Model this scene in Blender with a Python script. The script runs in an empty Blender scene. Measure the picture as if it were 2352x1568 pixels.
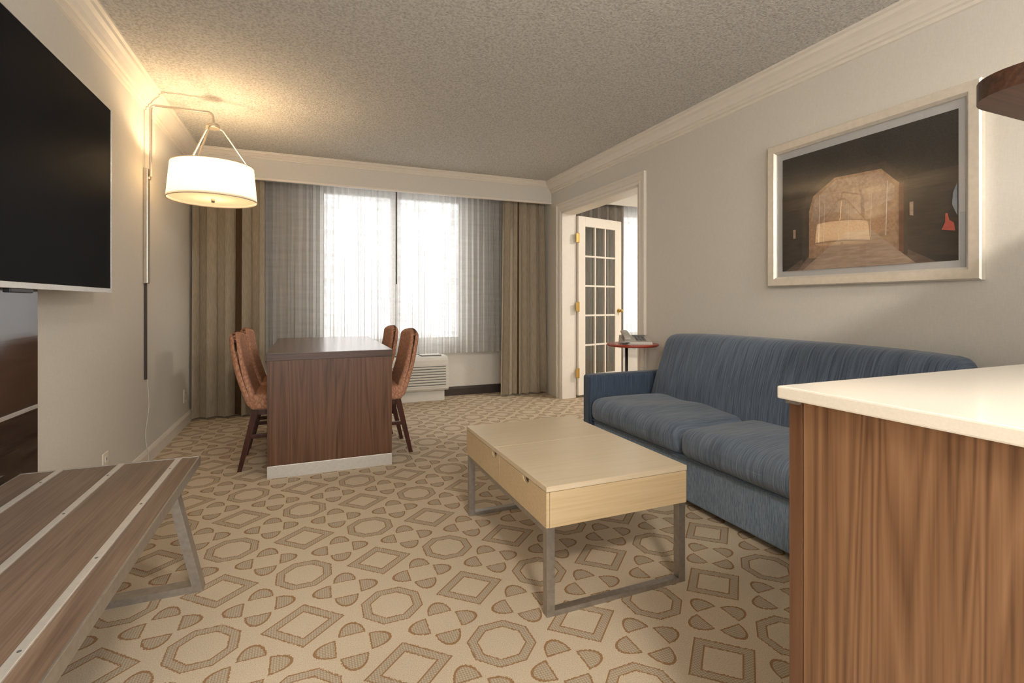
import bpy, bmesh, math, random
from mathutils import Vector, Matrix
random.seed(4)
scene = bpy.context.scene
scene.view_settings.view_transform = 'Standard'

# ------------------------------------------------------------------ constants
XL, XR = -0.97, 2.59        # side walls
YB = 5.50                   # window wall
YF = -1.6                   # room extends behind the camera
H = 2.43
CAMZ = 1.055

# ------------------------------------------------------------------ material helpers
class NT:
    def __init__(s, name):
        s.mat = bpy.data.materials.new(name); s.mat.use_nodes = True
        s.t = s.mat.node_tree; s.n = s.t.nodes; s.l = s.t.links
        s.b = s.n.get('Principled BSDF'); s.out = s.n.get('Material Output')
    def node(s, typ, **kw):
        nd = s.n.new(typ)
        for k, v in kw.items(): setattr(nd, k, v)
        return nd
    def link(s, a, b): s.l.new(a, b)
    def val(s, sock, v):
        if hasattr(v, 'is_linked') or hasattr(v, 'links'): s.l.new(v, sock)
        else: sock.default_value = v
    def m(s, op, a, b=None, c=None, clamp=False):
        nd = s.node('ShaderNodeMath', operation=op); nd.use_clamp = clamp
        s.val(nd.inputs[0], a)
        if b is not None: s.val(nd.inputs[1], b)
        if c is not None: s.val(nd.inputs[2], c)
        return nd.outputs[0]
    def coord(s, scale=(1, 1, 1), rot=(0, 0, 0)):
        tc = s.node('ShaderNodeTexCoord'); mp = s.node('ShaderNodeMapping')
        mp.inputs['Scale'].default_value = scale; mp.inputs['Rotation'].default_value = rot
        s.link(tc.outputs['Object'], mp.inputs['Vector']); return mp.outputs['Vector']
    def noise(s, vec, scale, detail=3, rough=.5, dist=0):
        nd = s.node('ShaderNodeTexNoise'); s.link(vec, nd.inputs['Vector'])
        nd.inputs['Scale'].default_value = scale; nd.inputs['Detail'].default_value = detail
        nd.inputs['Roughness'].default_value = rough; nd.inputs['Distortion'].default_value = dist
        return nd.outputs['Fac']
    def ramp(s, fac, stops):
        nd = s.node('ShaderNodeValToRGB'); s.link(fac, nd.inputs['Fac'])
        cr = nd.color_ramp
        while len(cr.elements) < len(stops): cr.elements.new(.5)
        for e, (p, c) in zip(cr.elements, stops):
            e.position = p; e.color = (c[0], c[1], c[2], 1)
        return nd.outputs['Color']
    def mix(s, fac, a, b, mode='MIX'):
        nd = s.node('ShaderNodeMix', data_type='RGBA', blend_type=mode)
        s.val(nd.inputs[0], fac)
        for i, v in ((6, a), (7, b)):
            if isinstance(v, tuple): nd.inputs[i].default_value = (v[0], v[1], v[2], 1)
            else: s.link(v, nd.inputs[i])
        return nd.outputs[2]
    def bump(s, h, strength=.3, dist=.01):
        nd = s.node('ShaderNodeBump'); nd.inputs['Strength'].default_value = strength
        nd.inputs['Distance'].default_value = dist
        s.link(h, nd.inputs['Height']); s.link(nd.outputs[0], s.b.inputs['Normal'])
    def base(s, c, rough=.5, metal=0, spec=None, coat=0):
        if isinstance(c, tuple): s.b.inputs['Base Color'].default_value = (c[0], c[1], c[2], 1)
        else: s.link(c, s.b.inputs['Base Color'])
        s.b.inputs['Roughness'].default_value = rough; s.b.inputs['Metallic'].default_value = metal
        if spec is not None: s.b.inputs['Specular IOR Level'].default_value = spec
        s.b.inputs['Coat Weight'].default_value = coat
        return s.mat

def vary(name, c, rough=.5, metal=0, amt=.08, scale=20, bump=0, bscale=200, bdist=.002, spec=None, coat=0):
    k = NT(name); v = k.coord()
    n = k.noise(v, scale, 3)
    lo = tuple(x * (1 - amt) for x in c); hi = tuple(min(1, x * (1 + amt)) for x in c)
    col = k.ramp(n, [(.3, lo), (.7, hi)])
    if bump: k.bump(k.noise(v, bscale, 2), bump, bdist)
    return k.base(col, rough, metal, spec, coat)

def wood(name, dark, mid, light, axis='z', rough=.4, scale=1.0, spec=.4, fine=.5, long=.05, freq=7.0):
    k = NT(name)
    sc = {'x': (long, 1, 1), 'y': (1, long, 1), 'z': (1, 1, long)}[axis]
    sc2 = {'x': (.02, 1, 1), 'y': (1, .02, 1), 'z': (1, 1, .02)}[axis]
    v = k.coord(sc); v2 = k.coord(sc2)
    n1 = k.noise(v, 9 * scale, 2, .45, 1.0)
    ring = k.m('FRACT', k.m('MULTIPLY', n1, freq))
    ring = k.m('ABSOLUTE', k.m('SUBTRACT', ring, .5))
    n2 = k.noise(v2, 130 * scale, 3, .6)
    f = k.m('ADD', k.m('MULTIPLY', ring, 1.1 * (1 - fine)), k.m('MULTIPLY', n2, fine * 1.35))
    col = k.ramp(f, [(.22, dark), (.48, mid), (.78, light)])
    k.bump(n2, .08, .001)
    return k.base(col, rough, 0, spec)

def fabric(name, dark, light, sc, scale=1.0, rough=.95, fac=(.34, .66)):
    k = NT(name)
    n = k.noise(k.coord(sc), 120 * scale, 3, .6)
    n2 = k.noise(k.coord(), 500, 2)
    f = k.m('ADD', k.m('MULTIPLY', n, .75), k.m('MULTIPLY', n2, .25))
    col = k.ramp(f, [(fac[0], dark), (fac[1], light)])
    k.bump(n2, .35, .002)
    m = k.base(col, rough, 0, .15)
    k.b.inputs['Sheen Weight'].default_value = .2
    return m

# ------------------------------------------------------------------ materials
def mk_carpet():
    k = NT('carpet_pattern')
    tc = k.node('ShaderNodeTexCoord'); sp = k.node('ShaderNodeSeparateXYZ')
    k.link(tc.outputs['Object'], sp.inputs[0])
    PX, PY = .285, .327
    wob = k.noise(k.coord(), 160, 2)
    wv = k.m('MULTIPLY', k.m('SUBTRACT', wob, .5), .011)
    X = k.m('ADD', k.m('ADD', sp.outputs[0], .010), wv); Y = k.m('SUBTRACT', k.m('ADD', sp.outputs[1], wv), 1.77)
    xs = k.m('DIVIDE', X, PX); ys = k.m('DIVIDE', Y, PY)
    i = k.m('FLOOR', k.m('ADD', xs, .5)); j = k.m('FLOOR', k.m('ADD', ys, .5))
    lx = k.m('ABSOLUTE', k.m('MULTIPLY', k.m('SUBTRACT', xs, i), PX))
    ly = k.m('ABSOLUTE', k.m('MULTIPLY', k.m('SUBTRACT', ys, j), PY))
    par = k.m('FLOORED_MODULO', k.m('ADD', i, j), 2.0)   # 0 diamond 1 octagon
    oc = k.m('MAXIMUM', k.m('MAXIMUM', lx, ly), k.m('MULTIPLY', k.m('ADD', lx, ly), .7071))
    od = k.m('ABSOLUTE', k.m('SUBTRACT', oc, .084))
    dm = k.m('MULTIPLY', k.m('ADD', k.m('DIVIDE', lx, .128), k.m('DIVIDE', ly, .118)), .082)
    dd = k.m('ABSOLUTE', k.m('SUBTRACT', dm, .066))
    d = k.m('ADD', k.m('MULTIPLY', od, par), k.m('MULTIPLY', dd, k.m('SUBTRACT', 1.0, par)))
    ringFill = k.m('LESS_THAN', d, .0165)
    ringEdge = k.m('MULTIPLY', ringFill, k.m('GREATER_THAN', d, .0118))
    # half-moon blobs around every cell corner
    fx = k.m('SUBTRACT', k.m('FRACT', xs), .5); fy = k.m('SUBTRACT', k.m('FRACT', ys), .5)
    cx = k.m('ABSOLUTE', k.m('MULTIPLY', fx, PX)); cy = k.m('ABSOLUTE', k.m('MULTIPLY', fy, PY))
    u = k.m('MAXIMUM', cx, cy); w = k.m('MINIMUM', cx, cy)
    u1 = k.m('SUBTRACT', u, .050)
    el = k.m('SQRT', k.m('ADD', k.m('POWER', k.m('DIVIDE', k.m('ABSOLUTE', u1), .066), 2.0), k.m('POWER', k.m('DIVIDE', w, .041), 2.0)))
    blob = k.m('MULTIPLY', k.m('LESS_THAN', el, 1.0), k.m('GREATER_THAN', u1, 0.0))
    bin_ = k.m('MULTIPLY', k.m('LESS_THAN', el, .86), k.m('GREATER_THAN', u1, .005))
    blobEdge = k.m('MULTIPLY', blob, k.m('SUBTRACT', 1.0, bin_))
    notring = k.m('GREATER_THAN', d, .022)
    blob = k.m('MULTIPLY', blob, notring); blobEdge = k.m('MULTIPLY', blobEdge, notring)
    # little rosette dots inside each octagon
    ro = k.m('SQRT', k.m('ADD', k.m('MULTIPLY', lx, lx), k.m('MULTIPLY', ly, ly)))
    fill = k.m('MAXIMUM', ringFill, blob); edge = k.m('MAXIMUM', ringEdge, blobEdge)
    h1 = k.m('SINE', k.m('MULTIPLY', k.m('ADD', sp.outputs[0], sp.outputs[1]), 400.0))
    h2 = k.m('SINE', k.m('MULTIPLY', k.m('SUBTRACT', sp.outputs[0], sp.outputs[1]), 400.0))
    hatch = k.m('GREATER_THAN', k.m('MULTIPLY', h1, h2), -.02)
    n = k.noise(k.coord(), 350, 2); nb = k.noise(k.coord(), 2.2, 3)
    basec = k.ramp(n, [(.3, (.53, .43, .305)), (.7, (.76, .655, .50))])
    basec = k.mix(k.m('MULTIPLY', nb, .15), basec, (.57, .485, .38))
    c = k.mix(k.m('MULTIPLY', fill, k.m('ADD', .25, k.m('MULTIPLY', hatch, .42))), basec, (.28, .21, .145))
    c = k.mix(k.m('MULTIPLY', edge, .85), c, (.33, .175, .07))
    k.bump(k.m('SUBTRACT', n, k.m('MULTIPLY', fill, .5)), .5, .006)
    return k.base(c, .95, 0, .1)
M_carpet = mk_carpet()

def mk_ceiling():
    k = NT('popcorn_ceiling'); v = k.coord()
    n = k.noise(v, 75, 4, .65)
    col = k.ramp(n, [(.34, (.52, .495, .455)), (.58, (.78, .76, .715))])
    k.bump(n, .8, .02)
    return k.base(col, .95, 0, .1)
M_ceil = mk_ceiling()

def mk_wall(name, c):
    k = NT(name)
    n = k.noise(k.coord((1, 1, .15)), 260, 2); n2 = k.noise(k.coord((.15, .15, 1)), 260, 2)
    f = k.m('MULTIPLY', k.m('ADD', n, n2), .5)
    col = k.ramp(f, [(.35, tuple(x * .93 for x in c)), (.65, c)])
    k.bump(f, .15, .002)
    return k.base(col, .8, 0, .2)
M_wall = mk_wall('wallpaper_linen', (.70, .665, .60))
M_trim = vary('trim_paint', (.79, .73, .64), .45, amt=.02)
M_white = vary('white_paint', (.80, .79, .75), .4, amt=.02)
M_darkbase = vary('dark_baseboard', (.045, .032, .025), .5)
M_walnut = wood('walnut_dark', (.060, .027, .013), (.118, .055, .028), (.172, .086, .046), 'z', .35)
M_walnut_top = wood('walnut_dark_top', (.11, .062, .045), (.155, .09, .066), (.20, .12, .09), 'y', .24, spec=.65)
M_walnut_edge = wood('walnut_edge', (.05, .026, .018), (.08, .044, .03), (.11, .06, .042), 'x', .3)
M_counterwood = wood('walnut_light', (.105, .050, .024), (.215, .112, .056), (.31, .172, .092), 'z', .4, 1.0, long=.045, freq=11, fine=.5)
M_shelf = wood('walnut_shelf', (.03, .014, .009), (.06, .026, .015), (.10, .05, .03), 'x', .35)
M_bench = wood('bench_wood', (.095, .060, .042), (.165, .110, .076), (.24, .165, .115), 'y', .38, 1.2, fine=.65)
M_panel = wood('gloss_panel_wood', (.020, .013, .010), (.045, .030, .023), (.07, .05, .038), 'y', .12, 1.2, spec=1.0, fine=.65)
M_birch = wood('birch', (.52, .385, .21), (.62, .47, .275), (.68, .53, .33), 'x', .4, 1.0, fine=.8)
M_birchtop = wood('birch_top', (.62, .50, .345), (.69, .57, .40), (.73, .615, .45), 'x', .3, 1.0, fine=.8)
M_chairleg = wood('chair_leg_wood', (.03, .010, .007), (.06, .018, .012), (.09, .03, .02), 'z', .3)
M_steel = vary('brushed_steel', (.40, .375, .34), .38, .8, .1, 60)
M_alum = vary('satin_aluminium', (.68, .655, .61), .35, .5, .05, 60)
M_nickel = vary('satin_nickel', (.55, .50, .43), .35, .9, .05, 60)
M_brass = vary('brass', (.62, .42, .14), .3, 1, .05, 60)
M_quartz = vary('quartz_counter', (.78, .73, .64), .12, 0, .03, 300, spec=.6)
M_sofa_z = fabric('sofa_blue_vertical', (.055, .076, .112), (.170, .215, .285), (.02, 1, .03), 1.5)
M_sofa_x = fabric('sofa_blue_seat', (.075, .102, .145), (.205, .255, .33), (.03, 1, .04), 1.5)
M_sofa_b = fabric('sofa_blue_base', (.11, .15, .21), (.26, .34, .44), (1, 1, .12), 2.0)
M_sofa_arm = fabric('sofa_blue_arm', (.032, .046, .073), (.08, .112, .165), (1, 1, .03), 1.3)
def mk_chair():
    k = NT('chair_rust_fabric')
    vo = k.node('ShaderNodeTexVoronoi', feature='DISTANCE_TO_EDGE'); vo.inputs['Scale'].default_value = 48
    k.link(k.coord((1, 1, .6)), vo.inputs['Vector'])
    n = k.noise(k.coord(), 90, 3)
    f = k.m('ADD', k.m('MULTIPLY', vo.outputs['Distance'], 1.0), k.m('MULTIPLY', n, .6))
    col = k.ramp(f, [(.27, (.36, .17, .10)), (.55, (.54, .29, .185))])
    k.bump(n, .3, .002)
    return k.base(col, .9, 0, .15)
M_chair = mk_chair()
def mk_drape(name, a, b):
    k = NT(name); n = k.noise(k.coord((1, 1, .1)), 150, 3)
    col = k.ramp(n, [(.3, a), (.7, b)]); k.bump(n, .15, .002)
    return k.base(col, .9, 0, .1)
M_drape = mk_drape('drape_taupe', (.30, .25, .18), (.40, .34, .26))
M_drape_dark = mk_drape('drape_brown_band', (.075, .045, .025), (.11, .07, .04))
M_drape_grey = mk_drape('drape_grey', (.17, .15, .125), (.25, .22, .19))
def mk_sheer():
    k = NT('sheer_fabric'); k.n.remove(k.b)
    n = k.noise(k.coord((.12, .12, 1)), 30, 2); n3 = k.noise(k.coord((1, 1, .03)), 34, 2)
    tr = k.node('ShaderNodeBsdfTransparent'); tl = k.node('ShaderNodeBsdfTranslucent'); df = k.node('ShaderNodeBsdfDiffuse')
    tl.inputs[0].default_value = (.52, .515, .50, 1); df.inputs[0].default_value = (.72, .70, .66, 1)
    tr.inputs[0].default_value = (.93, .93, .93, 1)
    m1 = k.node('ShaderNodeMixShader'); m1.inputs[0].default_value = .5
    k.link(tl.outputs[0], m1.inputs[1]); k.link(df.outputs[0], m1.inputs[2])
    m2 = k.node('ShaderNodeMixShader')
    k.link(k.m('ADD', .42, k.m('ADD', k.m('MULTIPLY', n, .26), k.m('MULTIPLY', n3, .50))), m2.inputs[0])
    k.link(tr.outputs[0], m2.inputs[1]); k.link(m1.outputs[0], m2.inputs[2]); k.link(m2.outputs[0], k.out.inputs[0])
    return k.mat
M_sheer = mk_sheer()
def mk_glass(name, fac, rough=0.0, tint=(1, 1, 1)):
    k = NT(name); k.n.remove(k.b)
    tr = k.node('ShaderNodeBsdfTransparent'); gl = k.node('ShaderNodeBsdfGlossy')
    tr.inputs[0].default_value = (*tint, 1)
    gl.inputs['Roughness'].default_value = rough
    mx = k.node('ShaderNodeMixShader'); mx.inputs[0].default_value = fac
    k.link(tr.outputs[0], mx.inputs[1]); k.link(gl.outputs[0], mx.inputs[2]); k.link(mx.outputs[0], k.out.inputs[0])
    return k.mat
M_glass = mk_glass('window_glass', .06)
M_doorglass = mk_glass('door_glass', .15, 0, (.80, .85, .86))
M_artglass = mk_glass('art_glass', .15)
def mk_shade():
    k = NT('lampshade_linen'); n = k.noise(k.coord((1, 1, .2)), 300, 2)
    col = k.ramp(n, [(.3, (.84, .76, .62)), (.7, (.90, .83, .70))])
    k.n.remove(k.b)
    df = k.node('ShaderNodeBsdfDiffuse'); tl = k.node('ShaderNodeBsdfTranslucent'); em = k.node('ShaderNodeEmission')
    k.link(col, df.inputs[0]); k.link(col, tl.inputs[0])
    em.inputs[0].default_value = (1, .82, .55, 1); em.inputs[1].default_value = .25
    mx = k.node('ShaderNodeMixShader'); mx.inputs[0].default_value = .25
    k.link(df.outputs[0], mx.inputs[1]); k.link(tl.outputs[0], mx.inputs[2])
    ad = k.node('ShaderNodeAddShader'); k.link(mx.outputs[0], ad.inputs[0]); k.link(em.outputs[0], ad.inputs[1])
    k.link(ad.outputs[0], k.out.inputs[0]); return k.mat
M_shade = mk_shade()
def mk_fill():
    k = NT('fill_emitter'); k.base((.9, .88, .84), .4)
    k.b.inputs['Emission Color'].default_value = (1, .91, .79, 1); k.b.inputs['Emission Strength'].default_value = 145  # glow of the added fill lights that brighten the rooms
    return k.mat
M_fill = mk_fill()
M_shadetrim = vary('shade_trim', (.55, .45, .32), .6)
M_black = vary('black_plastic', (.012, .012, .013), .4)
M_screen = vary('tv_screen', (.014, .014, .015), .30, 0, .05, 3, spec=.1)
M_screen.node_tree.nodes['Principled BSDF'].inputs['IOR'].default_value = 1.08
M_frame = vary('champagne_frame', (.80, .74, .64), .38, .4, .05, 40)
M_mat = vary('picture_mat', (.50, .50, .50), .8, amt=.02)
M_ptac = vary('ptac_plastic', (.70, .68, .62), .5, amt=.02)
M_ptacdark = vary('ptac_slot', (.10, .10, .09), .6)
M_red = vary('red_lacquer', (.42, .07, .04), .3, amt=.04)
M_phone = vary('phone_plastic', (.50, .47, .42), .4, amt=.03)
M_phonedark = vary('phone_dark', (.10, .10, .10), .4)
M_cord = vary('white_cord', (.6, .57, .5), .5)

# ------------------------------------------------------------------ geometry helpers
def link(ob): scene.collection.objects.link(ob); return ob
def obj(name, bm, mats, loc=(0, 0, 0), smooth=False, parent=None):
    bmesh.ops.recalc_face_normals(bm, faces=bm.faces)
    me = bpy.data.meshes.new(name); bm.to_mesh(me); bm.free()
    if not isinstance(mats, (list, tuple)): mats = [mats]
    for m in mats: me.materials.append(m)
    if smooth:
        for p in me.polygons: p.use_smooth = True
    ob = link(bpy.data.objects.new(name, me)); ob.location = loc
    if parent: ob.parent = parent
    return ob
def empty(name, loc=(0, 0, 0), rz=0):
    e = link(bpy.data.objects.new(name, None)); e.location = loc; e.rotation_euler = (0, 0, rz)
    e.empty_display_size = .1; return e
def add_box(bm, a, b, bev=0, seg=2, mi=0):
    r = bmesh.ops.create_cube(bm, size=1)
    vs = r['verts']
    for v in vs:
        v.co = Vector([(a[i] + b[i]) / 2 + v.co[i] * (b[i] - a[i]) for i in range(3)])
    fs = list({f for v in vs for f in v.link_faces})
    for f in fs: f.material_index = mi
    if bev:
        es = list({e for v in vs for e in v.link_edges})
        r = bmesh.ops.bevel(bm, geom=es, offset=bev, segments=seg, affect='EDGES', profile=.6)
        for f in r['faces']: f.material_index = mi
def box(name, a, b, mat, bev=0, parent=None, seg=2):
    bm = bmesh.new(); add_box(bm, a, b, bev, seg); return obj(name, bm, mat, parent=parent)
def boxes(name, lst, mat, bev=0, parent=None):
    bm = bmesh.new()
    for a, b in lst: add_box(bm, a, b, bev)
    return obj(name, bm, mat, parent=parent)
def samples(h, r, n):
    edge = [0, .12, .3, .6, 1.0]
    lo = [-h + r * e for e in edge]; hi = [h - r * e for e in reversed(edge)]
    inner = [-(h - r) + 2 * (h - r) * k / n for k in range(1, n)] if h > r * 1.001 else []
    out = lo + inner + hi
    res = []
    for x in out:
        if not res or x - res[-1] > 1e-5: res.append(x)
    return res
def rbox(name, a, b, r, mat, parent=None, fn=None, n=10):
    c = [(a[i] + b[i]) / 2 for i in range(3)]; h = [(b[i] - a[i]) / 2 for i in range(3)]
    r = min(r, *[x * .999 for x in h])
    S = [samples(h[i], r, n) for i in range(3)]
    bm = bmesh.new()
    for ax in range(3):
        i, j = [(1, 2), (0, 2), (0, 1)][ax]
        for sg in (-1, 1):
            g = []
            for p in S[i]:
                row = []
                for q in S[j]:
                    co = [0, 0, 0]; co[ax] = sg * h[ax]; co[i] = p; co[j] = q
                    inn = [max(-(h[t] - r), min(h[t] - r, co[t])) for t in range(3)]
                    d = Vector([co[t] - inn[t] for t in range(3)])
                    if d.length > 1e-9: d = d.normalized() * r
                    row.append(bm.verts.new(Vector(inn) + d))
                g.append(row)
            for x in range(len(g) - 1):
                for y in range(len(g[0]) - 1):
                    bm.faces.new((g[x][y], g[x + 1][y], g[x + 1][y + 1], g[x][y + 1]))
    bmesh.ops.remove_doubles(bm, verts=bm.verts, dist=1e-5)
    for v in bm.verts:
        nv = Vector((v.co.x / h[0], v.co.y / h[1], v.co.z / h[2]))
        co = v.co + Vector(c)
        v.co = fn(co, nv) if fn else co
    return obj(name, bm, mat, smooth=True, parent=parent)
def add_cyl(bm, p0, p1, r0, r1=None, seg=24, caps=True):
    r1 = r0 if r1 is None else r1
    p0 = Vector(p0); p1 = Vector(p1); d = (p1 - p0)
    q = d.to_track_quat('Z', 'Y').to_matrix()
    A = []; B = []
    for k in range(seg):
        t = 2 * math.pi * k / seg; v = q @ Vector((math.cos(t), math.sin(t), 0))
        A.append(bm.verts.new(p0 + v * r0)); B.append(bm.verts.new(p1 + v * r1))
    for k in range(seg):
        f = bm.faces.new((A[k], A[(k + 1) % seg], B[(k + 1) % seg], B[k])); f.smooth = True
    if caps: bm.faces.new(A[::-1]); bm.faces.new(B)
def cyl(name, p0, p1, r0, mat, r1=None, parent=None, seg=24):
    bm = bmesh.new(); add_cyl(bm, p0, p1, r0, r1, seg)
    return obj(name, bm, mat, parent=parent)
def tube(name, pts, r, mat, parent=None, bez=False):
    cu = bpy.data.curves.new(name, 'CURVE'); cu.dimensions = '3D'; cu.bevel_depth = r; cu.bevel_resolution = 4; cu.use_fill_caps = True
    s = cu.splines.new('POLY'); s.points.add(len(pts) - 1)
    for p, q in zip(s.points, pts): p.co = (*q, 1)
    tmp = link(bpy.data.objects.new(name, cu))
    bpy.context.view_layer.update()
    me = bpy.data.meshes.new_from_object(tmp.evaluated_get(bpy.context.evaluated_depsgraph_get()))
    bpy.data.objects.remove(tmp)
    me.materials.clear(); me.materials.append(mat)
    for p in me.polygons: p.use_smooth = True
    ob = link(bpy.data.objects.new(name, me))
    if parent: ob.parent = parent
    return ob
def extrude(name, prof3a, prof3b, mat, parent=None):
    """loft between two closed 3d polygons"""
    bm = bmesh.new()
    A = [bm.verts.new(p) for p in prof3a]; B = [bm.verts.new(p) for p in prof3b]
    n = len(A)
    for k in range(n): bm.faces.new((A[k], A[(k + 1) % n], B[(k + 1) % n], B[k]))
    bm.faces.new(A[::-1]); bm.faces.new(B)
    return obj(name, bm, mat, parent=parent)
def poly(name, pts, mat, parent=None):
    bm = bmesh.new(); bm.faces.new([bm.verts.new(p) for p in pts]); return obj(name, bm, mat, parent=parent)

# ------------------------------------------------------------------ room shell
X2 = 6.0
box('floor', (XL - .15, YF, -.05), (X2, YB + .15, 0), M_carpet)
box('ceiling', (XL - .15, YF, H), (X2, YB + .15, H + .08), M_ceil)
box('wall_left', (XL - .15, YF, 0), (XL, YB, H), M_wall)
DY0, DY1, DZ = 3.47, 4.85, 2.05
XR2 = XR + .165
boxes('wall_right', [((XR, YF, 0), (XR2, DY0, H)), ((XR, DY1, 0), (XR2, YB, H)), ((XR, DY0, DZ), (XR2, DY1, H))], M_wall)
WX0, WX1, WZ0, WZ1 = .12, 1.66, .62, 2.24
W2X0, W2X1 = 3.72, 5.2
boxes('wall_back', [((XL - .15, YB, 0), (WX0, YB + .15, H)), ((WX0, YB, 0), (WX1, YB + .15, WZ0)), ((WX0, YB, WZ1), (WX1, YB + .15, H)),
                    ((WX1, YB, 0), (W2X0, YB + .15, H)), ((W2X0, YB, 0), (W2X1, YB + .15, WZ0)), ((W2X0, YB, WZ1), (W2X1, YB + .15, H)),
                    ((W2X1, YB, 0), (X2, YB + .15, H))], M_wall)
box('wall_bedroom', (X2, YF, 0), (X2 + .1, YB + .15, H), M_wall)

def window(name, x0, x1, z0, z1, mull):
    e = empty(name, (0, 0, 0)); y0, y1 = YB + .03, YB + .09; w = .045
    ls = [((x0, y0, z0), (x0 + w, y1, z1)), ((x1 - w, y0, z0), (x1, y1, z1)), ((x0 + w, y0, z0), (x1 - w, y1, z0 + w)), ((x0 + w, y0, z1 - w), (x1 - w, y1, z1)),
          ((mull - .03, y0, z0 + w), (mull + .03, y1, z1 - w))]
    boxes('frame', ls, M_white, .004, e)
    boxes('sill', [((x0, YB - .02, z0 - .03), (x1, YB + .03, z0))], M_trim, .004, e)
    poly('glass', [(x0, YB + .06, z0), (x1, YB + .06, z0), (x1, YB + .06, z1), (x0, YB + .06, z1)], M_glass, e)
window('window_1', WX0, WX1, WZ0, WZ1, .877)
window('window_2', W2X0, W2X1, WZ0, WZ1, 4.5)

# crown moulding
CP = [(0, 0), (.095, 0), (.095, -.012), (.082, -.018), (.078, -.034), (.062, -.046), (.045, -.066), (.034, -.085), (.022, -.092), (.022, -.106), (.010, -.112), (.010, -.128), (0, -.132)]
def crown(name, wx, sgn, y0, y1):
    extrude(name, [(wx + sgn * d, y0, H + z) for d, z in CP], [(wx + sgn * d, y1, H + z) for d, z in CP], M_trim)
VY = 5.10
crown('trim_1', XL, 1, YF, VY); crown('trim_2', XR, -1, YF, VY)
# valance (cornice box) with mouldings
val = empty('window_valance', (0, 0, 0))
box('fascia', (XL, VY, 2.185), (XR, VY + .02, H), M_wall, 0, val)
extrude('top_moulding', [(XL, VY - d * .55, H + z * .45) for d, z in CP], [(XR, VY - d * .55, H + z * .45) for d, z in CP], M_trim, val)
boxes('bottom_moulding', [((XL, VY - .012, 2.18), (XR, VY + .024, 2.198))], M_trim, .003, val)
box('curtain_track', (XL + .02, 5.21, H - .03), (XR - .02, 5.24, H), M_white)
box('sheer_curtain_track', (XL + .02, 5.35, H - .03), (XR - .02, 5.38, H), M_white)
# bedroom valance
box('trim_3', (XR2, VY, 2.24), (X2, VY + .02, H), M_wall)
# baseboards
BP = [(0, 0), (.014, 0), (.014, .075), (.009, .088), (.004, .098), (0, .10)]
extrude('baseboard_left', [(XL + d, YF, z) for d, z in BP], [(XL + d, YB, z) for d, z in BP], M_trim)
extrude('baseboard_right', [(XR - d, YF, z) for d, z in BP], [(XR - d, DY0 - .1, z) for d, z in BP], M_trim)
extrude('baseboard_back', [(XL, YB - d, z) for d, z in BP], [(XR, YB - d, z) for d, z in BP], M_darkbase)
# door casing
cas = empty('door_casing', (0, 0, 0))
def casing_prof(w=.095):
    return [(0, 0), (0, .012), (.02, .020), (.035, .014), (.07, .016), (.078, .026), (w, .026), (w, 0)]
cp = casing_prof()
extrude('casing_near', [(XR - t, DY0 - s, 0) for s, t in cp], [(XR - t, DY0 - s, DZ + s) for s, t in cp], M_trim, cas)
extrude('casing_far', [(XR - t, DY1 + s, 0) for s, t in cp], [(XR - t, DY1 + s, DZ + s) for s, t in cp], M_trim, cas)
extrude('casing_head', [(XR - t, DY0 - s, DZ + s) for s, t in cp], [(XR - t, DY1 + s, DZ + s) for s, t in cp], M_trim, cas)
boxes('jambs', [((XR - .005, DY0 - .002, 0), (XR2 + .005, DY0 + .018, DZ)), ((XR - .005, DY1 - .018, 0), (XR2 + .005, DY1 + .002, DZ)),
                ((XR - .005, DY0, DZ - .018), (XR2 + .005, DY1, DZ + .002))], M_trim, .002, cas)
# french door
DW, DH = .70, 1.985
fd = empty('door_1', (XR2 + .012, DY1 - .035, .03), math.radians(14))
st, tr_, br = .105, .11, .22
T = .036
ls = [((0, -T / 2, 0), (st, T / 2, DH)), ((DW - st, -T / 2, 0), (DW, T / 2, DH)), ((st, -T / 2, 0), (DW - st, T / 2, br)), ((st, -T / 2, DH - tr_), (DW - st, T / 2, DH))]
boxes('door_frame', ls, M_trim, .003, fd)
gw = DW - 2 * st; gh = DH - tr_ - br; ms = []
for k in (1, 2): ms.append(((st + gw * k / 3 - .010, -.014, br), (st + gw * k / 3 + .010, .014, DH - tr_)))
for k in range(1, 5): ms.append(((st, -.0135, br + gh * k / 5 - .010), (DW - st, .0135, br + gh * k / 5 + .010)))
boxes('muntins', ms, M_trim, .003, fd)
poly('glass', [(st, 0, br), (DW - st, 0, br), (DW - st, 0, DH - tr_), (st, 0, DH - tr_)], M_doorglass, fd)
for k, z in enumerate((.25, .98, 1.74)):
    boxes('hinge_%d' % k, [((-.040, -.026, z - .05), (.0, -.020, z + .05)), ((-.006, -.030, z - .055), (.006, -.018, z + .055))], M_brass, .002, fd)
bm = bmesh.new(); add_cyl(bm, (DW - .05, -.018, .93), (DW - .05, -.026, .93), .026); add_cyl(bm, (DW - .05, -.026, .93), (DW - .05, -.055, .93), .009)
add_cyl(bm, (DW - .05, -.050, .93), (DW - .05, -.062, .93), .014, .022); add_cyl(bm, (DW - .05, -.062, .93), (DW - .05, -.080, .93), .022, .012)
obj('knob', bm, M_brass, parent=fd)

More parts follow.
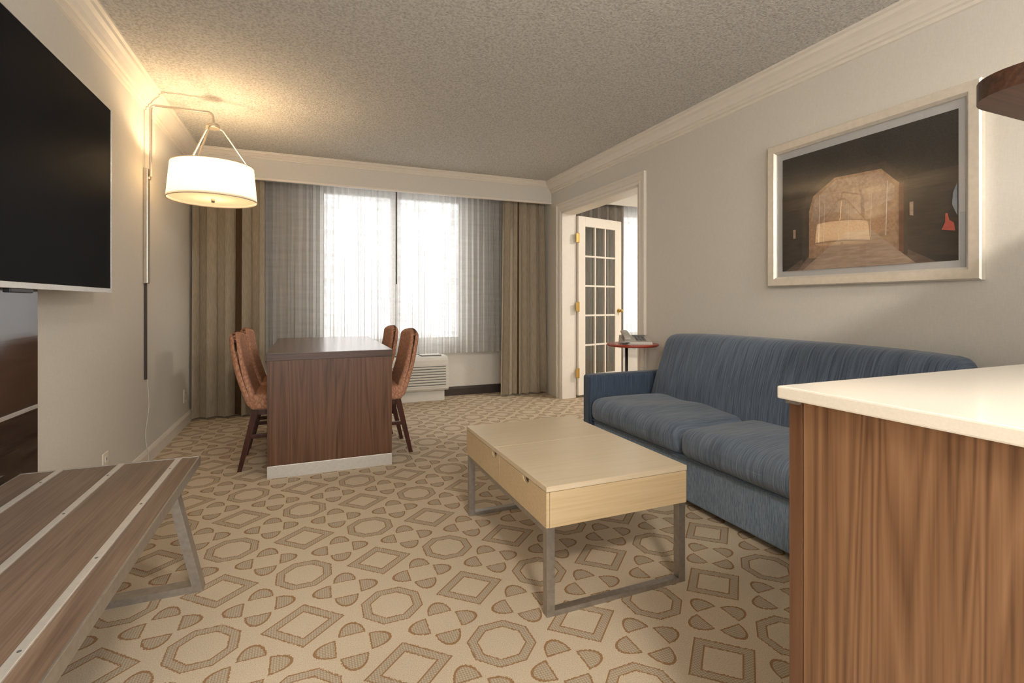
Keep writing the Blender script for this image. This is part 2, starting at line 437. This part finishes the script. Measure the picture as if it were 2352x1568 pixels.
# ------------------------------------------------------------------ curtains
def drape(name, x0, x1, y, z0, z1, folds, amp, mats, band=None, nz=14, top=.55, seed=1, flare=0.0, parent=None, ppf=14):
    rnd = random.Random(seed); nx = int(folds * ppf)
    ph = [rnd.uniform(-.9, .9) for _ in range(int(folds) + 3)]; am = [rnd.uniform(.6, 1.15) for _ in range(int(folds) + 3)]
    bm = bmesh.new(); g = []
    for j in range(nz + 1):
        t = j / nz; z = z1 + (z0 - z1) * t; row = []
        for i in range(nx + 1):
            s = i / nx; f = s * folds; k = int(f); fr = f - k
            a = am[k] * (1 - fr) + am[k + 1] * fr; p = ph[k] * (1 - fr) + ph[k + 1] * fr
            A = amp * (top + (1 - top) * t) * a
            yy = y + A * math.sin(2 * math.pi * f + p * (.4 + .6 * t))
            xx = x0 + (x1 - x0) * s + A * .35 * math.sin(4 * math.pi * f + p) + flare * (s - .5) * t
            xx = min(max(xx, XL + .004), 10)
            row.append(bm.verts.new((xx, yy, z)))
        g.append(row)
    for j in range(nz):
        for i in range(nx):
            f = bm.faces.new((g[j][i], g[j][i + 1], g[j + 1][i + 1], g[j + 1][i])); f.smooth = True
            if band and any(b0 <= i / nx <= b1 for b0, b1 in band): f.material_index = 1
    return obj(name, bm, mats, smooth=True, parent=parent)
drape('curtain', XL + .03, -.37, 5.21, .02, 2.40, 4, .062, [M_drape, M_drape_dark], [(.60, .66)], seed=3, ppf=20)
drape('curtain', 2.04, XR - .03, 5.21, .02, 2.40, 5, .050, [M_drape, M_drape_dark], [(.32, .36)], seed=9, flare=.06, ppf=20)
drape('sheer_curtain', -.42, .90, 5.38, .50, 2.40, 20, .026, M_sheer, seed=5, nz=6, ppf=10)
drape('sheer_curtain', .86, 2.12, 5.345, .50, 2.40, 19, .026, M_sheer, seed=6, nz=6, ppf=10)
cyl('curtain_wand', (.87, 5.29, 1.25), (.87, 5.29, 2.39), .005, M_darkbase)
drape('bedroom_sheer_curtain', 3.55, 5.4, 5.36, .45, 2.40, 28, .02, M_sheer, seed=7, nz=6, ppf=10)
drape('bedroom_curtain', 2.95, 3.66, 5.22, .02, 2.40, 6, .04, M_drape_grey, seed=8)

# ------------------------------------------------------------------ PTAC
ac = empty('wall_air_conditioner', (.88, 5.25, 0))
px0, px1 = -.53, .53
prof = [(.25, .12), (.25, .48), (.03, .48), (-.01, .465), (-.035, .44), (-.04, .40), (-.04, .14), (-.025, .12)]
extrude('housing', [(px0, y, z) for y, z in prof], [(px1, y, z) for y, z in prof], M_ptac, ac)
box('subbase', (px0 + .03, .02, 0), (px1 - .03, .24, .12), M_ptac, .004, ac)
boxes('top_grille', [((px0 + .05 + k * .021, .05, .4805), (px0 + .062 + k * .021, .17, .486)) for k in range(30)], M_ptacdark, 0, ac)
boxes('front_louvers', [((px0 + .03, -.046, .16 + k * .028), (px1 - .03, -.040, .172 + k * .028)) for k in range(8)], M_ptac, .001, ac)
boxes('front_slots', [((px0 + .03, -.0415, .176 + k * .028), (px1 - .03, -.0403, .183 + k * .028)) for k in range(8)], M_ptacdark, 0, ac)
boxes('control_panel', [((.25, .04, .4805), (.47, .20, .488))], M_ptacdark, .002, ac)
box('control_flap', (.255, .035, .489), (.475, .19, .494), M_ptac, .002, ac)

# ------------------------------------------------------------------ dining table
TX0, TX1, TY0, TY1, TZ = -.225, .517, 3.30, 4.70, .751
dt = empty('dining_table', ((TX0 + TX1) / 2, (TY0 + TY1) / 2, 0)); ox, oy = dt.location.x, dt.location.y
def tb(name, a, b, m, bev=.002): return box(name, (a[0] - ox, a[1] - oy, a[2]), (b[0] - ox, b[1] - oy, b[2]), m, bev, dt)
tb('top_edge', (TX0, TY0, TZ - .045), (TX1, TY1, TZ - .002), M_walnut_edge)
tb('top', (TX0 + .001, TY0 + .001, TZ - .002), (TX1 - .001, TY1 - .001, TZ), M_walnut_top, 0)
tb('end_panel_near', (TX0 + .004, TY0 + .004, .075), (TX1 - .004, TY0 + .05, TZ - .045), M_walnut)
tb('kick_plate_near', (TX0 + .004, TY0 + .002, 0), (TX1 - .004, TY0 + .052, .075), M_alum)
tb('end_panel_far', (TX0 + .004, TY1 - .05, .075), (TX1 - .004, TY1 - .004, TZ - .045), M_walnut)
tb('kick_plate_far', (TX0 + .004, TY1 - .052, 0), (TX1 - .004, TY1 - .002, .075), M_alum)
tb('apron', (.12, TY0 + .05, TZ - .10), (.17, TY1 - .05, TZ - .045), M_walnut)

# ------------------------------------------------------------------ dining chairs
def chair(x, y, rz):
    e = empty('dining_chair', (x, y, 0), rz)
    w = .215
    def puff(co, nv):
        if nv.z > 0: co.z += .018 * (1 - nv.x ** 2) * (1 - nv.y ** 2)
        co.y *= 1 - .05 * (1 - (nv.x + 1) / 2)
        return co
    rbox('seat', (.0, -w, .375), (.44, w, .475), .03, M_chair, e, puff, 6)
    def lean(co, nv):
        t = (co.z - .40) / .46
        co.x -= .115 * t + .02 * math.sin(math.pi * max(0, min(1, t)))
        co.y *= (1.0 - .10 * (1 - t)) if t < 1 else 1
        co.x += .022 * (nv.y ** 2) * t
        co.x = co.x + (0 if nv.x < 0 else -.018 * t)
        if nv.z > .5: co.z -= .022 * nv.y ** 2
        return co
    rbox('backrest', (-.015, -w - .003, .385), (.065, w + .003, .865), .035, M_chair, e, lean, 8)
    def leg(n, x0, y0, x1, y1, top):
        bm = bmesh.new(); a, b = .019, .013
        A = [bm.verts.new((x0 + sx * a, y0 + sy * a, top)) for sx, sy in ((-1, -1), (1, -1), (1, 1), (-1, 1))]
        B = [bm.verts.new((x1 + sx * b, y1 + sy * b, 0)) for sx, sy in ((-1, -1), (1, -1), (1, 1), (-1, 1))]
        for k in range(4): bm.faces.new((A[k], A[(k + 1) % 4], B[(k + 1) % 4], B[k]))
        bm.faces.new(A); bm.faces.new(B[::-1]); obj(n, bm, M_chairleg, parent=e)
    leg('leg_rear_1', .035, -.185, -.055, -.185, .38); leg('leg_rear_2', .035, .185, -.055, .185, .38)
    leg('leg_front_1', .405, -.185, .405, -.185, .38); leg('leg_front_2', .405, .185, .405, .185, .38)
    boxes('stretchers', [((-.005, -.195, .20), (.40, -.178, .225)), ((-.005, .178, .20), (.40, .195, .225)), ((.19, -.18, .202), (.207, .18, .224)), ((.03, -.19, .345), (.41, .19, .378))], M_chairleg, .002, e)
chair(-.335, 3.71, 0); chair(-.335, 4.25, 0)
chair(.625, 3.72, math.pi); chair(.575, 4.27, math.pi)

# ------------------------------------------------------------------ sofa
SX0, SY0, SY1 = 1.78, 1.0, 3.03
sf = empty('sofa', (0, 0, 0)); at = .10
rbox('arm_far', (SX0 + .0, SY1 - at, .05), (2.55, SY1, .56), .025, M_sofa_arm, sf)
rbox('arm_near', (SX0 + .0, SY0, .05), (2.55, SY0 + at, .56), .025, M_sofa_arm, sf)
iy0, iy1 = SY0 + at, SY1 - at; mid = (iy0 + iy1) / 2 + .045
rbox('base', (SX0 + .03, iy0, .03), (2.50, iy1, .26), .015, M_sofa_b, sf)
def cush(co, nv):
    if nv.z > 0:
        co.z += .028 * (1 - nv.x ** 4) * (1 - nv.y ** 4)
        co.z += .006 * math.sin(co.y * 17 + co.x * 5) * (1 - nv.y ** 4)
    if nv.x < -.9: co.x -= .012 * (1 - nv.y ** 4) * (1 - nv.z ** 2)
    return co
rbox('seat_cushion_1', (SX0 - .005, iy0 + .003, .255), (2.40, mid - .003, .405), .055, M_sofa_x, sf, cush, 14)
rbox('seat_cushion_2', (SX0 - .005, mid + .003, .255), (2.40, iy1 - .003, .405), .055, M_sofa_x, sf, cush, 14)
def blean(co, nv):
    t = (co.z - .35) / .5
    co.x += .13 * t
    if nv.x < 0: co.x -= .03 * (1 - nv.y ** 6) * math.sin(math.pi * min(1, max(0, t)))
    co.y -= (nv.y) * .05 * max(0, t) * 1.0
    if nv.z > 0: co.z -= .02 * nv.y ** 4
    return co
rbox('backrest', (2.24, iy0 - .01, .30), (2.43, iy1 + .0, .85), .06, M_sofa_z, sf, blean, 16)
boxes('feet', [((1.86, 1.1, 0), (1.90, 1.14, .06)), ((1.86, 2.88, 0), (1.90, 2.92, .06)), ((2.44, 1.1, 0), (2.48, 1.14, .06)), ((2.44, 2.88, 0), (2.48, 2.92, .06))], M_black, 0, sf)
tube('piping', [(SX0 + .012, iy0 + .02, .262), (SX0 + .012, iy1 - .02, .262)], .004, M_sofa_arm, sf)

# ------------------------------------------------------------------ side table + telephone
stb = empty('side_table', (2.365, 3.255, 0))
bm = bmesh.new(); add_cyl(bm, (0, 0, .715), (0, 0, .722), .188, .196, 48); add_cyl(bm, (0, 0, .722), (0, 0, .735), .2, .2, 48)
obj('top', bm, M_red, parent=stb)
cyl('post', (-.02, .05, .012), (-.02, .05, .716), .012, M_black, parent=stb)
cyl('foot', (0, .02, 0), (0, .02, .012), .15, M_black, parent=stb, seg=40)
ph = empty('telephone', (2.38, 3.24, .735), math.radians(-25))
bm = bmesh.new()
A = [(-.115, -.095, 0), (.115, -.095, 0), (.115, .095, 0), (-.115, .095, 0)]; B = [(-.11, -.09, .020), (.11, -.09, .020), (.11, .09, .062), (-.11, .09, .062)]
va = [bm.verts.new(p) for p in A]; vb = [bm.verts.new(p) for p in B]
for k in range(4): bm.faces.new((va[k], va[(k + 1) % 4], vb[(k + 1) % 4], vb[k]))
bm.faces.new(va[::-1]); bm.faces.new(vb)
obj('body', bm, M_phone, parent=ph)
def hs(co, nv):
    co.z += .016 * (1 - abs(nv.y) ** 2) + .233 * (co.y) 
    return co
rbox('handset', (-.100, -.098, .052), (-.050, .098, .078), .012, M_phone, ph, hs, 10)
boxes('cradle', [((-.094, -.080, .020), (-.056, -.045, .045)), ((-.094, .045, .045), (-.056, .080, .075))], M_phone, .004, ph)
boxes('keys', [((.0 + i * .026, -.062 + j * .026, .0265 + j * .0061), (.018 + i * .026, -.045 + j * .026, .036 + j * .0061)) for i in range(3) for j in range(4)], M_phonedark, .001, ph)
box('display', (-.01, .050, .050), (.085, .080, .0635), M_phonedark, .001, ph)
cd = [(-.075 + .016 * math.cos(k * 1.1) - .05 * math.sin(math.pi * k / 60), -.10 - .05 * math.sin(math.pi * k / 60) + .0, .008 + .008 * (1 + math.sin(k * 1.1)) * .5) for k in range(61)]
tube('coiled_cord', cd, .0025, M_phonedark, ph)

# ------------------------------------------------------------------ coffee table
CX0, CX1, CY0, CY1 = .738, 1.330, 1.490, 2.385
ct = empty('coffee_table', ((CX0 + CX1) / 2, (CY0 + CY1) / 2, 0)); ox2, oy2 = ct.location.x, ct.location.y
def cb(name, a, b, m, bev=.0015): return box(name, (a[0] - ox2, a[1] - oy2, a[2]), (b[0] - ox2, b[1] - oy2, b[2]), m, bev, ct)
cb('box_body', (CX0 + .014, CY0 + .001, .300), (CX1 - .001, CY1 - .001, .420), M_birch)
seam = CY0 + .50
cb('lid_near', (CX0, CY0, .4215), (CX1, seam - .001, .440), M_birchtop)
cb('lid_far', (CX0, seam + .001, .4215), (CX1, CY1, .440), M_birchtop)
# drawer fronts with half-round cut outs
def drawer(name, y0, y1, yc):
    x0, x1 = CX0 - ox2, CX0 + .012 - ox2; z0, z1 = .302, .4195; R = .028
    top = [(yc - oy2 + R * math.cos(math.radians(a)), z1 - R * math.sin(math.radians(a)) * .8) for a in range(180, -1, -15)]
    pts = [(y1 - oy2, z0), (y0 - oy2, z0), (y0 - oy2, z1)] + top + [(y1 - oy2, z1)]
    extrude(name, [(x0, y, z) for y, z in pts], [(x1, y, z) for y, z in pts], M_birch, ct)
drawer('drawer_front_1', CY0 + .001, seam - .061, 1.66); drawer('drawer_front_2', seam - .059, CY1 - .001, 1.99)
boxes('drawer_recess', [((CX0 + .0122 - ox2, 1.63 - oy2, .392), (CX0 + .0138 - ox2, 1.69 - oy2, .4195)), ((CX0 + .0122 - ox2, 1.96 - oy2, .392), (CX0 + .0138 - ox2, 2.02 - oy2, .4195))], M_darkbase, 0, ct)
s = .030; L = []
for y in (CY0 + .004, CY1 - .004 - s):
    L += [((CX0 + .004, y, 0), (CX0 + .004 + s, y + s, .2995)), ((CX1 - .004 - s, y, 0), (CX1 - .004, y + s, .2995)), ((CX0 + .004 + s, y, 0), (CX1 - .004 - s, y + s, .018))]
L += [((CX0 + .004, CY0 + .034, .278), (CX0 + .02, CY1 - .034, .2995)), ((CX1 - .02, CY0 + .034, .278), (CX1 - .004, CY1 - .034, .2995))]
boxes('sled_legs', [((a[0] - ox2, a[1] - oy2, a[2]), (b[0] - ox2, b[1] - oy2, b[2])) for a, b in L], M_steel, .0015, ct)

# ------------------------------------------------------------------ luggage bench
BX0, BX1, BY0, BY1, BZ = -.935, -.388, .55, 2.285, .45
bn = empty('luggage_bench', (0, 0, 0))
box('top', (BX0 + .004, BY0 + .004, BZ - .028), (BX1 - .006, BY1 - .006, BZ), M_bench, .001, bn)
boxes('edge_band', [((BX1 - .006, BY0, BZ - .032), (BX1, BY1, BZ + .002)), ((BX0, BY1 - .006, BZ - .032), (BX1 - .006, BY1, BZ + .002)), ((BX0, BY0, BZ - .032), (BX1 - .006, BY0 + .004, BZ + .002)), ((BX0, BY0 + .004, BZ - .032), (BX0 + .004, BY1 - .006, BZ + .002))], M_steel, .001, bn)
sx = (-.822, -.640, -.458)
boxes('rack_strips', [((x - .0095, BY0 + .03, BZ), (x + .0095, BY1 - .01, BZ + .005)) for x in sx], M_alum, .0012, bn)
bm = bmesh.new()
for x in sx:
    y = BY1 - .15
    while y > BY0 + .05:
        add_cyl(bm, (x, y, BZ + .005), (x, y, BZ + .0058), .0035, seg=10); y -= .34
obj('screws', bm, M_phonedark, parent=bn)
def frame_leg(name, y):
    xo0, xo1 = -.352, -.445   # outer bottom/top
    xi0, xi1 = -.955, -.885
    y0, y1 = y - .026, y + .026
    def slab(nm, q): extrude(nm, [(x, y0, z) for x, z in q], [(x, y1, z) for x, z in q], M_steel, bn)
    th = .03
    slab(name + '_outer', [(xo0, 0), (xo0 - th, 0), (xo1 - th, BZ - .032), (xo1, BZ - .032)])
    slab(name + '_inner', [(xi0, 0), (xi0 + th, 0), (xi1 + th, BZ - .032), (xi1, BZ - .032)])
    slab(name + '_foot', [(xo0 - th, 0), (xi0 + th, 0), (xi0 + th, .025), (xo0 - th - .005, .025)])
frame_leg('frame_far', 2.14); frame_leg('frame_near', .75)

# ------------------------------------------------------------------ glossy wood wall panel behind bench
wp = empty('wall_panel', (0, 0, 0))
box('board', (XL + .0005, .70, .12), (XL + .014, 2.462, 1.30), M_panel, .001, wp)
box('metal_strip', (XL + .014, .71, .653), (XL + .018, 2.455, .667), M_alum, .001, wp)

# ------------------------------------------------------------------ television
tv = empty('television', (0, 0, 0)); ty0, ty1, tz0, tz1, tx = 1.42, 2.876, 1.115, 1.960, -.85
box('panel', (tx - .035, ty0, tz0), (tx - .003, ty1, tz1), M_black, .003, tv)
box('screen', (tx - .003, ty0 + .006, tz0 + .006), (tx, ty1 - .006, tz1 - .006), M_screen, 0, tv)
boxes('bezel', [((tx - .006, ty0, tz0 - .014), (tx + .003, ty1, tz0 + .006)), ((tx - .006, ty1 - .006, tz0 + .006), (tx + .002, ty1, tz1)), ((tx - .006, ty0, tz0 + .006), (tx + .002, ty0 + .006, tz1)), ((tx - .006, ty0, tz1 - .006), (tx + .002, ty1, tz1))], M_alum, .001, tv)
box('sensor', (tx - .02, 2.02, tz0 - .028), (tx, 2.16, tz0 - .014), M_black, .003, tv)
box('wall_mount', (XL + .001, 1.95, 1.35), (tx - .035, 2.35, 1.70), M_black, .002, tv)

# ------------------------------------------------------------------ wall lamp
wl = empty('wall_lamp', (0, 0, 0)); LY = 3.87; LX = -.585
box('backplate', (XL, LY - .028, 1.18), (XL + .025, LY + .028, 1.92), M_nickel, .004, wl)
px = XL + .035; zt = 2.335; r = .03
pts = [(px, LY, 1.87)] + [(px, LY, zt - r)] + [(px + r - r * math.cos(t), LY, zt - r + r * math.sin(t)) for t in [math.radians(a) for a in range(15, 91, 15)]] + \
      [(LX - r, LY, zt)] + [(LX - r + r * math.sin(t), LY, zt - r + r * math.cos(t)) for t in [math.radians(a) for a in range(15, 91, 15)]] + [(LX, LY, 2.25)]
tube('arm', pts, .008, M_nickel, wl)
cyl('arm_clip', (XL + .01, LY, 1.86), (px, LY, 1.86), .012, M_nickel, parent=wl)
bm = bmesh.new(); add_cyl(bm, (LX, LY, 2.262), (LX, LY, 2.248), .03, .042, 32); add_cyl(bm, (LX, LY, 2.248), (LX, LY, 2.228), .042, .042, 32); obj('hub', bm, M_nickel, parent=wl)
zt2, zb2, rt, rb = 1.975, 1.742, .245, .266
for k in range(3):
    a = math.radians(20 + 120 * k); c, s_ = math.cos(a), math.sin(a)
    tube('rod_%d' % k, [(LX + .035 * c, LY + .035 * s_, 2.236), (LX + .06 * c, LY + .06 * s_, 2.226), (LX + (rt - .004) * c, LY + (rt - .004) * s_, zt2)], .006, M_nickel, wl)
bm = bmesh.new(); add_cyl(bm, (LX, LY, zb2), (LX, LY, zt2), rb, rt, 64, False); obj('shade', bm, M_shade, parent=wl, smooth=True)
bm = bmesh.new(); add_cyl(bm, (LX, LY, zb2 + .012), (LX, LY, zb2 + .015), rb - .006, rb - .006, 64); obj('diffuser', bm, M_shade, parent=wl)
for nm, z, rr in (('rim_top', zt2, rt), ('rim_bottom', zb2, rb)):
    tube(nm, [(LX + rr * math.cos(2 * math.pi * k / 64), LY + rr * math.sin(2 * math.pi * k / 64), z) for k in range(65)], .003, M_shadetrim, wl)
bm = bmesh.new(); add_cyl(bm, (LX, LY, zb2 - .012), (LX, LY, zb2 + .012), .010, .014, 20); obj('finial', bm, M_nickel, parent=wl)
box('cord_cover', (XL, LY - .009, .56), (XL + .014, LY + .009, 1.18), M_darkbase, .001, wl)
cp_ = []
for k in range(40):
    t = k / 39; cp_.append((XL + .018 + .008 * math.sin(t * 9), LY - .012 * math.sin(t * 14) - .55 * max(0, t - .75) / .25 * .3, .56 - .53 * min(1, t / .8)))
tube('cord', cp_, .002, M_cord, wl)

def outlet(y, z):
    e = empty('wall_outlet', (XL, y, z))
    box('plate', (0, -.036, -.058), (.006, .036, .058), M_trim, .003, e)
    boxes('sockets', [((.006, -.015, .010), (.008, .015, .040)), ((.006, -.015, -.040), (.008, .015, -.010))], M_white, .001, e)
    boxes('slots', [((.008, -.008, .018), (.0086, -.005, .032)), ((.008, .005, .018), (.0086, .008, .032)), ((.008, -.008, -.032), (.0086, -.005, -.018)), ((.008, .005, -.032), (.0086, .008, -.018))], M_black, 0, e)
outlet(5.0, .26); outlet(3.19, .22)

# ------------------------------------------------------------------ framed picture
fr = empty('framed_picture', (0, 0, 0)); PY0, PY1, PZ0, PZ1 = 1.154, 2.180, 1.150, 1.982
fw = .055; xf = XR - .035; xw = XR - .001
P = [(xw, 0), (xf + .006, 0), (xf, .006), (xf + .002, fw - .012), (xf + .010, fw - .004), (xf + .014, fw), (xw, fw)]
corn = [(PY0, PZ0, 1, 1), (PY1, PZ0, -1, 1), (PY1, PZ1, -1, -1), (PY0, PZ1, 1, -1)]
for k, nm in enumerate(('rail_bottom', 'rail_left', 'rail_top', 'rail_right')):
    a = corn[k]; b = corn[(k + 1) % 4]
    extrude(nm, [(x, a[0] + a[2] * i, a[1] + a[3] * i) for x, i in P], [(x, b[0] + b[2] * i, b[1] + b[3] * i) for x, i in P], M_frame, fr)
def ppoly(nm, pts, m, lvl): poly(nm, [(XR - .011 - lvl * .0006, y, z) for y, z in pts], m, fr)
iy0_, iy1_, iz0_, iz1_ = PY0 + fw, PY1 - fw, PZ0 + fw, PZ1 - fw
ppoly('mat_board', [(iy0_, iz0_), (iy1_, iz0_), (iy1_, iz1_), (iy0_, iz1_)], M_mat, 0)
ay0, ay1, az0, az1 = iy0_ + .032, iy1_ - .032, iz0_ + .032, iz1_ - .04
def artm(name, a, b, scale=6, st=(1, 1, 1), rough=.8):
    k = NT(name); n = k.noise(k.coord(st), scale, 5, .6); return k.base(k.ramp(n, [(.30, a), (.70, b)]), rough, 0, .1)
A_dark = artm('art_dark_interior', (.012, .010, .009), (.030, .023, .019), 5)
A_glow = artm('art_interior_near_opening', (.030, .021, .016), (.065, .043, .031), 30)
A_beam = artm('art_roof_beams', (.020, .015, .012), (.050, .035, .026), 60, (1, .2, 1))
A_floor = artm('art_plank_floor', (.07, .047, .035), (.17, .11, .08), 60, (1, .25, 1))
A_floor2 = artm('art_plank_floor_lit', (.13, .088, .064), (.27, .18, .13), 60, (1, .25, 1))
A_land = artm('art_autumn_hillside', (.24, .135, .08), (.46, .285, .175), 40)
A_sky = artm('art_hillside_upper', (.30, .19, .13), (.52, .37, .27), 60)
A_mid = artm('art_hillside_mid', (.28, .14, .07), (.48, .28, .17), 80)
A_path = artm('art_path', (.30, .20, .145), (.48, .35, .26), 90, (1, .15, 1))
A_trunk = artm('art_tree', (.50, .43, .37), (.68, .61, .54), 30)
A_brown = artm('art_post', (.10, .035, .02), (.18, .07, .04), 20)
A_red = artm('art_red', (.35, .05, .04), (.55, .12, .09), 20)
A_blue = artm('art_blue', (.12, .15, .2), (.25, .27, .3), 20)
ppoly('print', [(ay0, az0), (ay1, az0), (ay1, az1), (ay0, az1)], A_dark, 1)
ppoly('print_wall_left', [(ay1, az0 + .03), (ay1, az1 - .22), (1.935, 1.62), (1.935, 1.29)], A_beam, 2)
ppoly('print_wall_right', [(ay0, az0 + .02), (ay0, az1 - .26), (1.455, 1.62), (1.455, 1.29)], A_beam, 2)
ppoly('print_floor', [(ay0 + .08, az0), (ay1 - .02, az0), (1.94, 1.315), (1.455, 1.315)], A_floor, 3)
ppoly('print_interior_glow', [(1.965, 1.28), (1.435, 1.28), (1.435, 1.645), (1.53, 1.735), (1.80, 1.745), (1.94, 1.66), (1.965, 1.57)], A_glow, 4)
ppoly('print_floor_lit', [(ay0 + .19, az0), (ay1 - .10, az0), (1.925, 1.315), (1.47, 1.315)], A_floor2, 5)
ppoly('print_opening', [(1.925, 1.30), (1.47, 1.30), (1.47, 1.62), (1.55, 1.705), (1.78, 1.715), (1.90, 1.64), (1.925, 1.56)], A_land, 6)
ppoly('print_hill', [(1.915, 1.50), (1.80, 1.54), (1.66, 1.50), (1.49, 1.55), (1.49, 1.61), (1.56, 1.69), (1.775, 1.70), (1.89, 1.62)], A_sky, 7)
ppoly('print_hill_mid', [(1.915, 1.46), (1.78, 1.50), (1.62, 1.46), (1.48, 1.50), (1.48, 1.40), (1.915, 1.38)], A_mid, 8)
ppoly('print_path', [(1.96, az0), (1.40, az0), (1.60, 1.42), (1.72, 1.42)], A_path, 9)
for k, (y, w) in enumerate(((1.87, .006), (1.84, .003), (1.60, .003), (1.53, .005), (1.71, .002), (1.76, .002))):
    ppoly('print_tree_%d' % k, [(y, 1.38), (y - w, 1.38), (y - w - .006, 1.64), (y - .008, 1.64)], A_trunk, 10)
ppoly('print_post', [(1.47, 1.30), (1.45, 1.29), (1.45, 1.62), (1.47, 1.61)], A_brown, 10)
ppoly('print_small_window_1', [(2.02, 1.42), (2.005, 1.42), (2.005, 1.47), (2.02, 1.47)], A_path, 10)
ppoly('print_small_window_2', [(1.425, 1.46), (1.41, 1.455), (1.41, 1.52), (1.425, 1.52)], A_path, 10)
ppoly('print_red_shape', [(1.300, 1.375), (1.25, 1.365), (1.255, 1.40), (1.272, 1.415), (1.278, 1.445), (1.286, 1.445), (1.287, 1.405)], A_red, 10)
ppoly('print_blue_shape', [(1.243, 1.43), (1.262, 1.48), (1.258, 1.53), (1.243, 1.57)], A_blue, 10)
poly('glazing', [(xf + .014, iy0_ - .002, iz0_ - .002), (xf + .014, iy1_ + .002, iz0_ - .002), (xf + .014, iy1_ + .002, iz1_ + .002), (xf + .014, iy0_ - .002, iz1_ + .002)], M_artglass, fr)

# ------------------------------------------------------------------ kitchen counter (right foreground)
kc = empty('kitchen_counter', (0, 0, 0))
KX, KY = .762, .630
box('countertop', (KX, -.35, .888), (XR - .001, KY, .910), M_quartz, .003, kc)
box('side_panel', (KX + .014, -.33, 0), (KX + .036, KY - .040, .888), M_counterwood, .0005, kc)
box('corner_stile', (KX + .013, KY - .038, 0), (KX + .036, KY - .014, .888), M_walnut, .0005, kc)
box('rear_panel', (KX + .036, KY - .036, 0), (XR - .002, KY - .016, .888), M_counterwood, .0005, kc)
box('carcass', (KX + .036, -.33, 0), (XR - .002, KY - .036, .888), M_walnut, 0, kc)
box('bracket', (KX + .006, KY - .036, .882), (KX + .030, KY - .012, .888), M_steel, 0, kc)
# shelf
SXL, SYB, sz0, sz1 = 1.32, .64, 1.493, 1.535; R = .10
pts = [(SXL, -.05)] + [(SXL + R - R * math.cos(t), SYB - R + R * math.sin(t)) for t in [math.radians(a) for a in range(0, 91, 10)]] + [(XR, SYB), (XR, -.05)]
extrude('wall_shelf', [(x, y, sz0) for x, y in pts], [(x, y, sz1) for x, y in pts], M_shelf)

# ------------------------------------------------------------------ added fill lights on the ceiling, out of view (behind the camera, and bedroom)
def add_fill(x, y):
    e = empty('fill_light', (x, y, H))
    bm = bmesh.new(); add_cyl(bm, (0, 0, 0), (0, 0, -.03), .21, .21, 40); obj('pan', bm, M_nickel, parent=e)
    bm = bmesh.new(); add_cyl(bm, (0, 0, -.03), (0, 0, -.07), .20, .19, 40); add_cyl(bm, (0, 0, -.07), (0, 0, -.095), .19, .13, 40); obj('diffuser', bm, M_fill, parent=e)
add_fill(.3, -.9); add_fill(1.9, -.9); add_fill(4.3, 3.2)

# ------------------------------------------------------------------ camera
cam = bpy.data.cameras.new('camera'); co = link(bpy.data.objects.new('camera', cam))
cam.sensor_width = 36; cam.sensor_fit = 'HORIZONTAL'; cam.lens = 1143 / 2352 * 36
cam.shift_y = -(784 - 695) / 2352; cam.clip_start = .02
co.location = (0, 0, CAMZ); co.rotation_euler = (math.radians(90), 0, -math.atan(471 / 1143))
scene.camera = co

# ------------------------------------------------------------------ light
w = bpy.data.worlds.new('World'); scene.world = w; w.use_nodes = True
w.node_tree.nodes['Background'].inputs[0].default_value = (.99, .99, 1, 1)
w.node_tree.nodes['Background'].inputs[1].default_value = 3.0
sun = bpy.data.lights.new('sun', 'SUN'); sun.energy = 5; sun.angle = math.radians(80); sun.color = (1, .98, .95)
so = link(bpy.data.objects.new('sun', sun)); so.rotation_euler = (math.radians(-50), 0, math.radians(10)); so.location = (1, 8, 5)
pl = bpy.data.lights.new('lamp_bulb', 'POINT'); pl.energy = 15; pl.color = (1, .74, .45); pl.shadow_soft_size = .05
po = link(bpy.data.objects.new('lamp_bulb', pl)); po.location = (LX, LY, 1.86)
